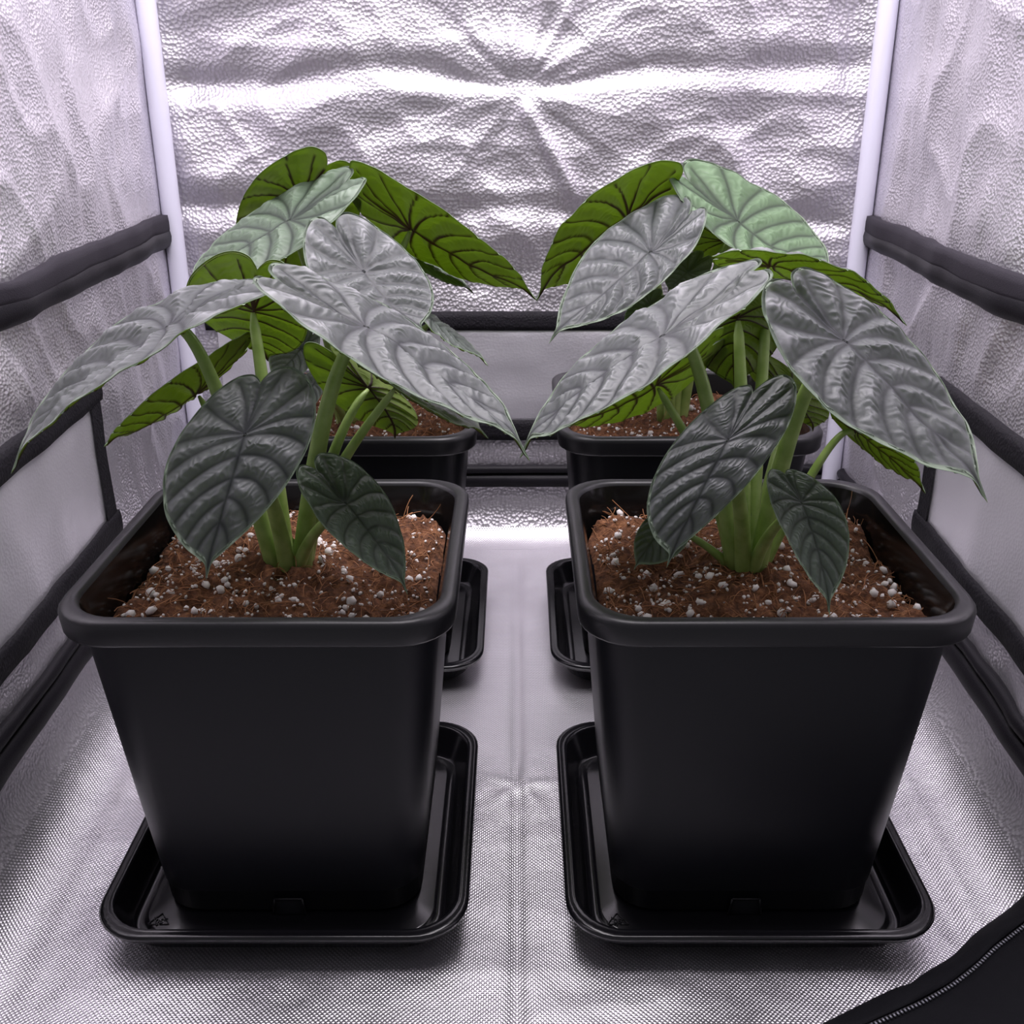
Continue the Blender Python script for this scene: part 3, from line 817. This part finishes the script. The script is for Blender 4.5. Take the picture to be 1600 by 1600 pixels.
BR = [
 ((1062, 282, 1.08), (980, 335, 1.10), (845, 447, 1.12), (930, 300, 1.04), (1000, 400, 1.20), dict(res='lo')),
 ((1082, 325, 1.03), (1017, 392, .99), (870, 514, .94), (945, 365, 1.04), (1040, 440, .96), dict(res='hi')),
 ((1068, 274, 1.09), (1152, 347, 1.06), (1297, 418, 1.0), (1215, 310, 1.13), (1140, 388, 1.005), dict(res='hi', green=.85)),
 ((1100, 345, 1.12), (1130, 375, 1.14), (1180, 420, 1.16), (1085, 395, 1.15), (1160, 365, 1.15), dict(res='lo')),
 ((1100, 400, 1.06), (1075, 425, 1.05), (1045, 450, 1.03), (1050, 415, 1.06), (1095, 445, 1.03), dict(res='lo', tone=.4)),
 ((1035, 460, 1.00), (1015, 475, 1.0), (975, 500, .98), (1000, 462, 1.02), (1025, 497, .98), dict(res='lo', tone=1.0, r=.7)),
]
build_plant(452, 880, .727, 'silver-leaved alocasia in the front left pot, longest leaf reaching the left wall', FL, 11)
build_plant(1168, 882, .727, 'silver-leaved alocasia in the front right pot, broad leaf hanging over the right rim', FR, 211)
build_plant(545, 652, 1.105, 'taller green-backed alocasia in the back left pot', BL, 411)
build_plant(1052, 650, 1.105, 'alocasia in the back right pot with a pale green top leaf', BR, 611)

# ------------------------------------------------------------------ unzipped door flap at the front right corner
E = [(1180, 1655), (1240, 1630), (1302, 1599), (1354, 1573), (1375, 1562), (1416, 1551), (1435, 1534), (1456, 1521), (1489, 1502), (1525, 1464), (1549, 1447), (1577, 1427), (1600, 1406), (1640, 1375), (1685, 1342)]
Zp = [(1290, 1640), (1384, 1599), (1442, 1573), (1487, 1547), (1525, 1517), (1553, 1489), (1600, 1453), (1650, 1412), (1705, 1372)]
def resample(P, n):
    P = np.asarray(P, float); d = np.concatenate([[0], np.cumsum(np.linalg.norm(np.diff(P, axis=0), axis=1))])
    s = np.linspace(0, d[-1], n); return np.stack([np.interp(s, d, P[:, k]) for k in range(P.shape[1])], -1)
nE = 90
e3 = resample([at_z(*p, 0.012) for p in E], nE); z3 = resample([at_z(*p, 0.030) for p in Zp], nE)
ker = np.ones(5) / 5
for k in range(2): e3[2:-2, k] = np.convolve(e3[:, k], ker, 'valid'); z3[2:-2, k] = np.convolve(z3[:, k], ker, 'valid')
fd = empty('door_flap', (0.33, 0.50, 0.0), 'black tent door flap with a zip lying at the front right corner', 'door flap')
org = np.array([0.33, 0.50, 0.0])
d = z3 - e3; d[:, 2] = 0; d /= np.linalg.norm(d, axis=1)[:, None]
up = np.array([0, 0, 1.0])
rows = []
rows.append(e3 * np.array([1, 1, 0]) + up * 0.002)
rows.append(e3 * np.array([1, 1, 0]) - d * 0.002 + up * 0.008)
rows.append(e3 + up * 0.003)
for f in (0.25, 0.5, 0.75, 0.93):
    w = (fbm(np.arange(nE) / 9.0, np.full(nE, f * 3), 900, 2) - 0.5) * 0.006
    rows.append(e3 + (z3 - e3) * f + up * (0.004 + 0.006 * math.sin(f * 3) + w * math.sin(f * 3.1))[:, None])
def put(name, rows, m_):
    V = np.vstack(rows) - org
    q = grid_faces(nE, len(rows))
    o = link(name, mesh_np(name, V, q, [m_]), fd)
    so = o.modifiers.new('thickness', 'SOLIDIFY'); so.thickness = 0.0012
    return o
put('zip_guard', rows, M_DOOR)
V, q, t = tube_np(e3 + (z3 - e3) * 0.93 + up * 0.0045 - org, np.full(nE, 0.0011), 8)
link('piping', mesh_np('piping', V, q, [M_SLEEVE], tris=t), fd)
rows2 = [e3 + (z3 - e3) * 0.93 + up * 0.0035]
for dist, hh in ((0.006, .001), (0.02, .006), (0.05, .011), (0.09, .010), (0.13, .004), (0.17, -.004), (0.20, -.016), (0.205, -.027)):
    w = (fbm(np.arange(nE) / 14.0, np.full(nE, dist * 40), 910, 2) - 0.5) * 0.010
    rows2.append(z3 + d * dist + up * (hh + w * min(1, dist / 0.05))[:, None])
put('door_panel', rows2, M_DOOR)
zt = resample(z3, 96)
cube = np.array([(x, y, zz) for zz in (-1, 1) for y in (-1, 1) for x in (-1, 1)], float)
cq = np.array([(0, 1, 3, 2), (4, 6, 7, 5), (0, 4, 5, 1), (2, 3, 7, 6), (0, 2, 6, 4), (1, 5, 7, 3)])
parts = []
for k in range(95):
    tg = zt[k + 1] - zt[k]; tg[2] = 0; tg /= np.linalg.norm(tg); sd = np.cross(up, tg)
    M3 = np.stack([tg * 0.0006, sd * 0.0012, up * 0.0007])
    parts.append((cube @ M3 + zt[k] + up * 0.0042 - org, cq, []))
V, q, t = merge(parts)
o = link('zip_teeth', mesh_np('zip_teeth', V, q, [M_ZIP], smooth=False), fd); o['kind'] = 'stuff'
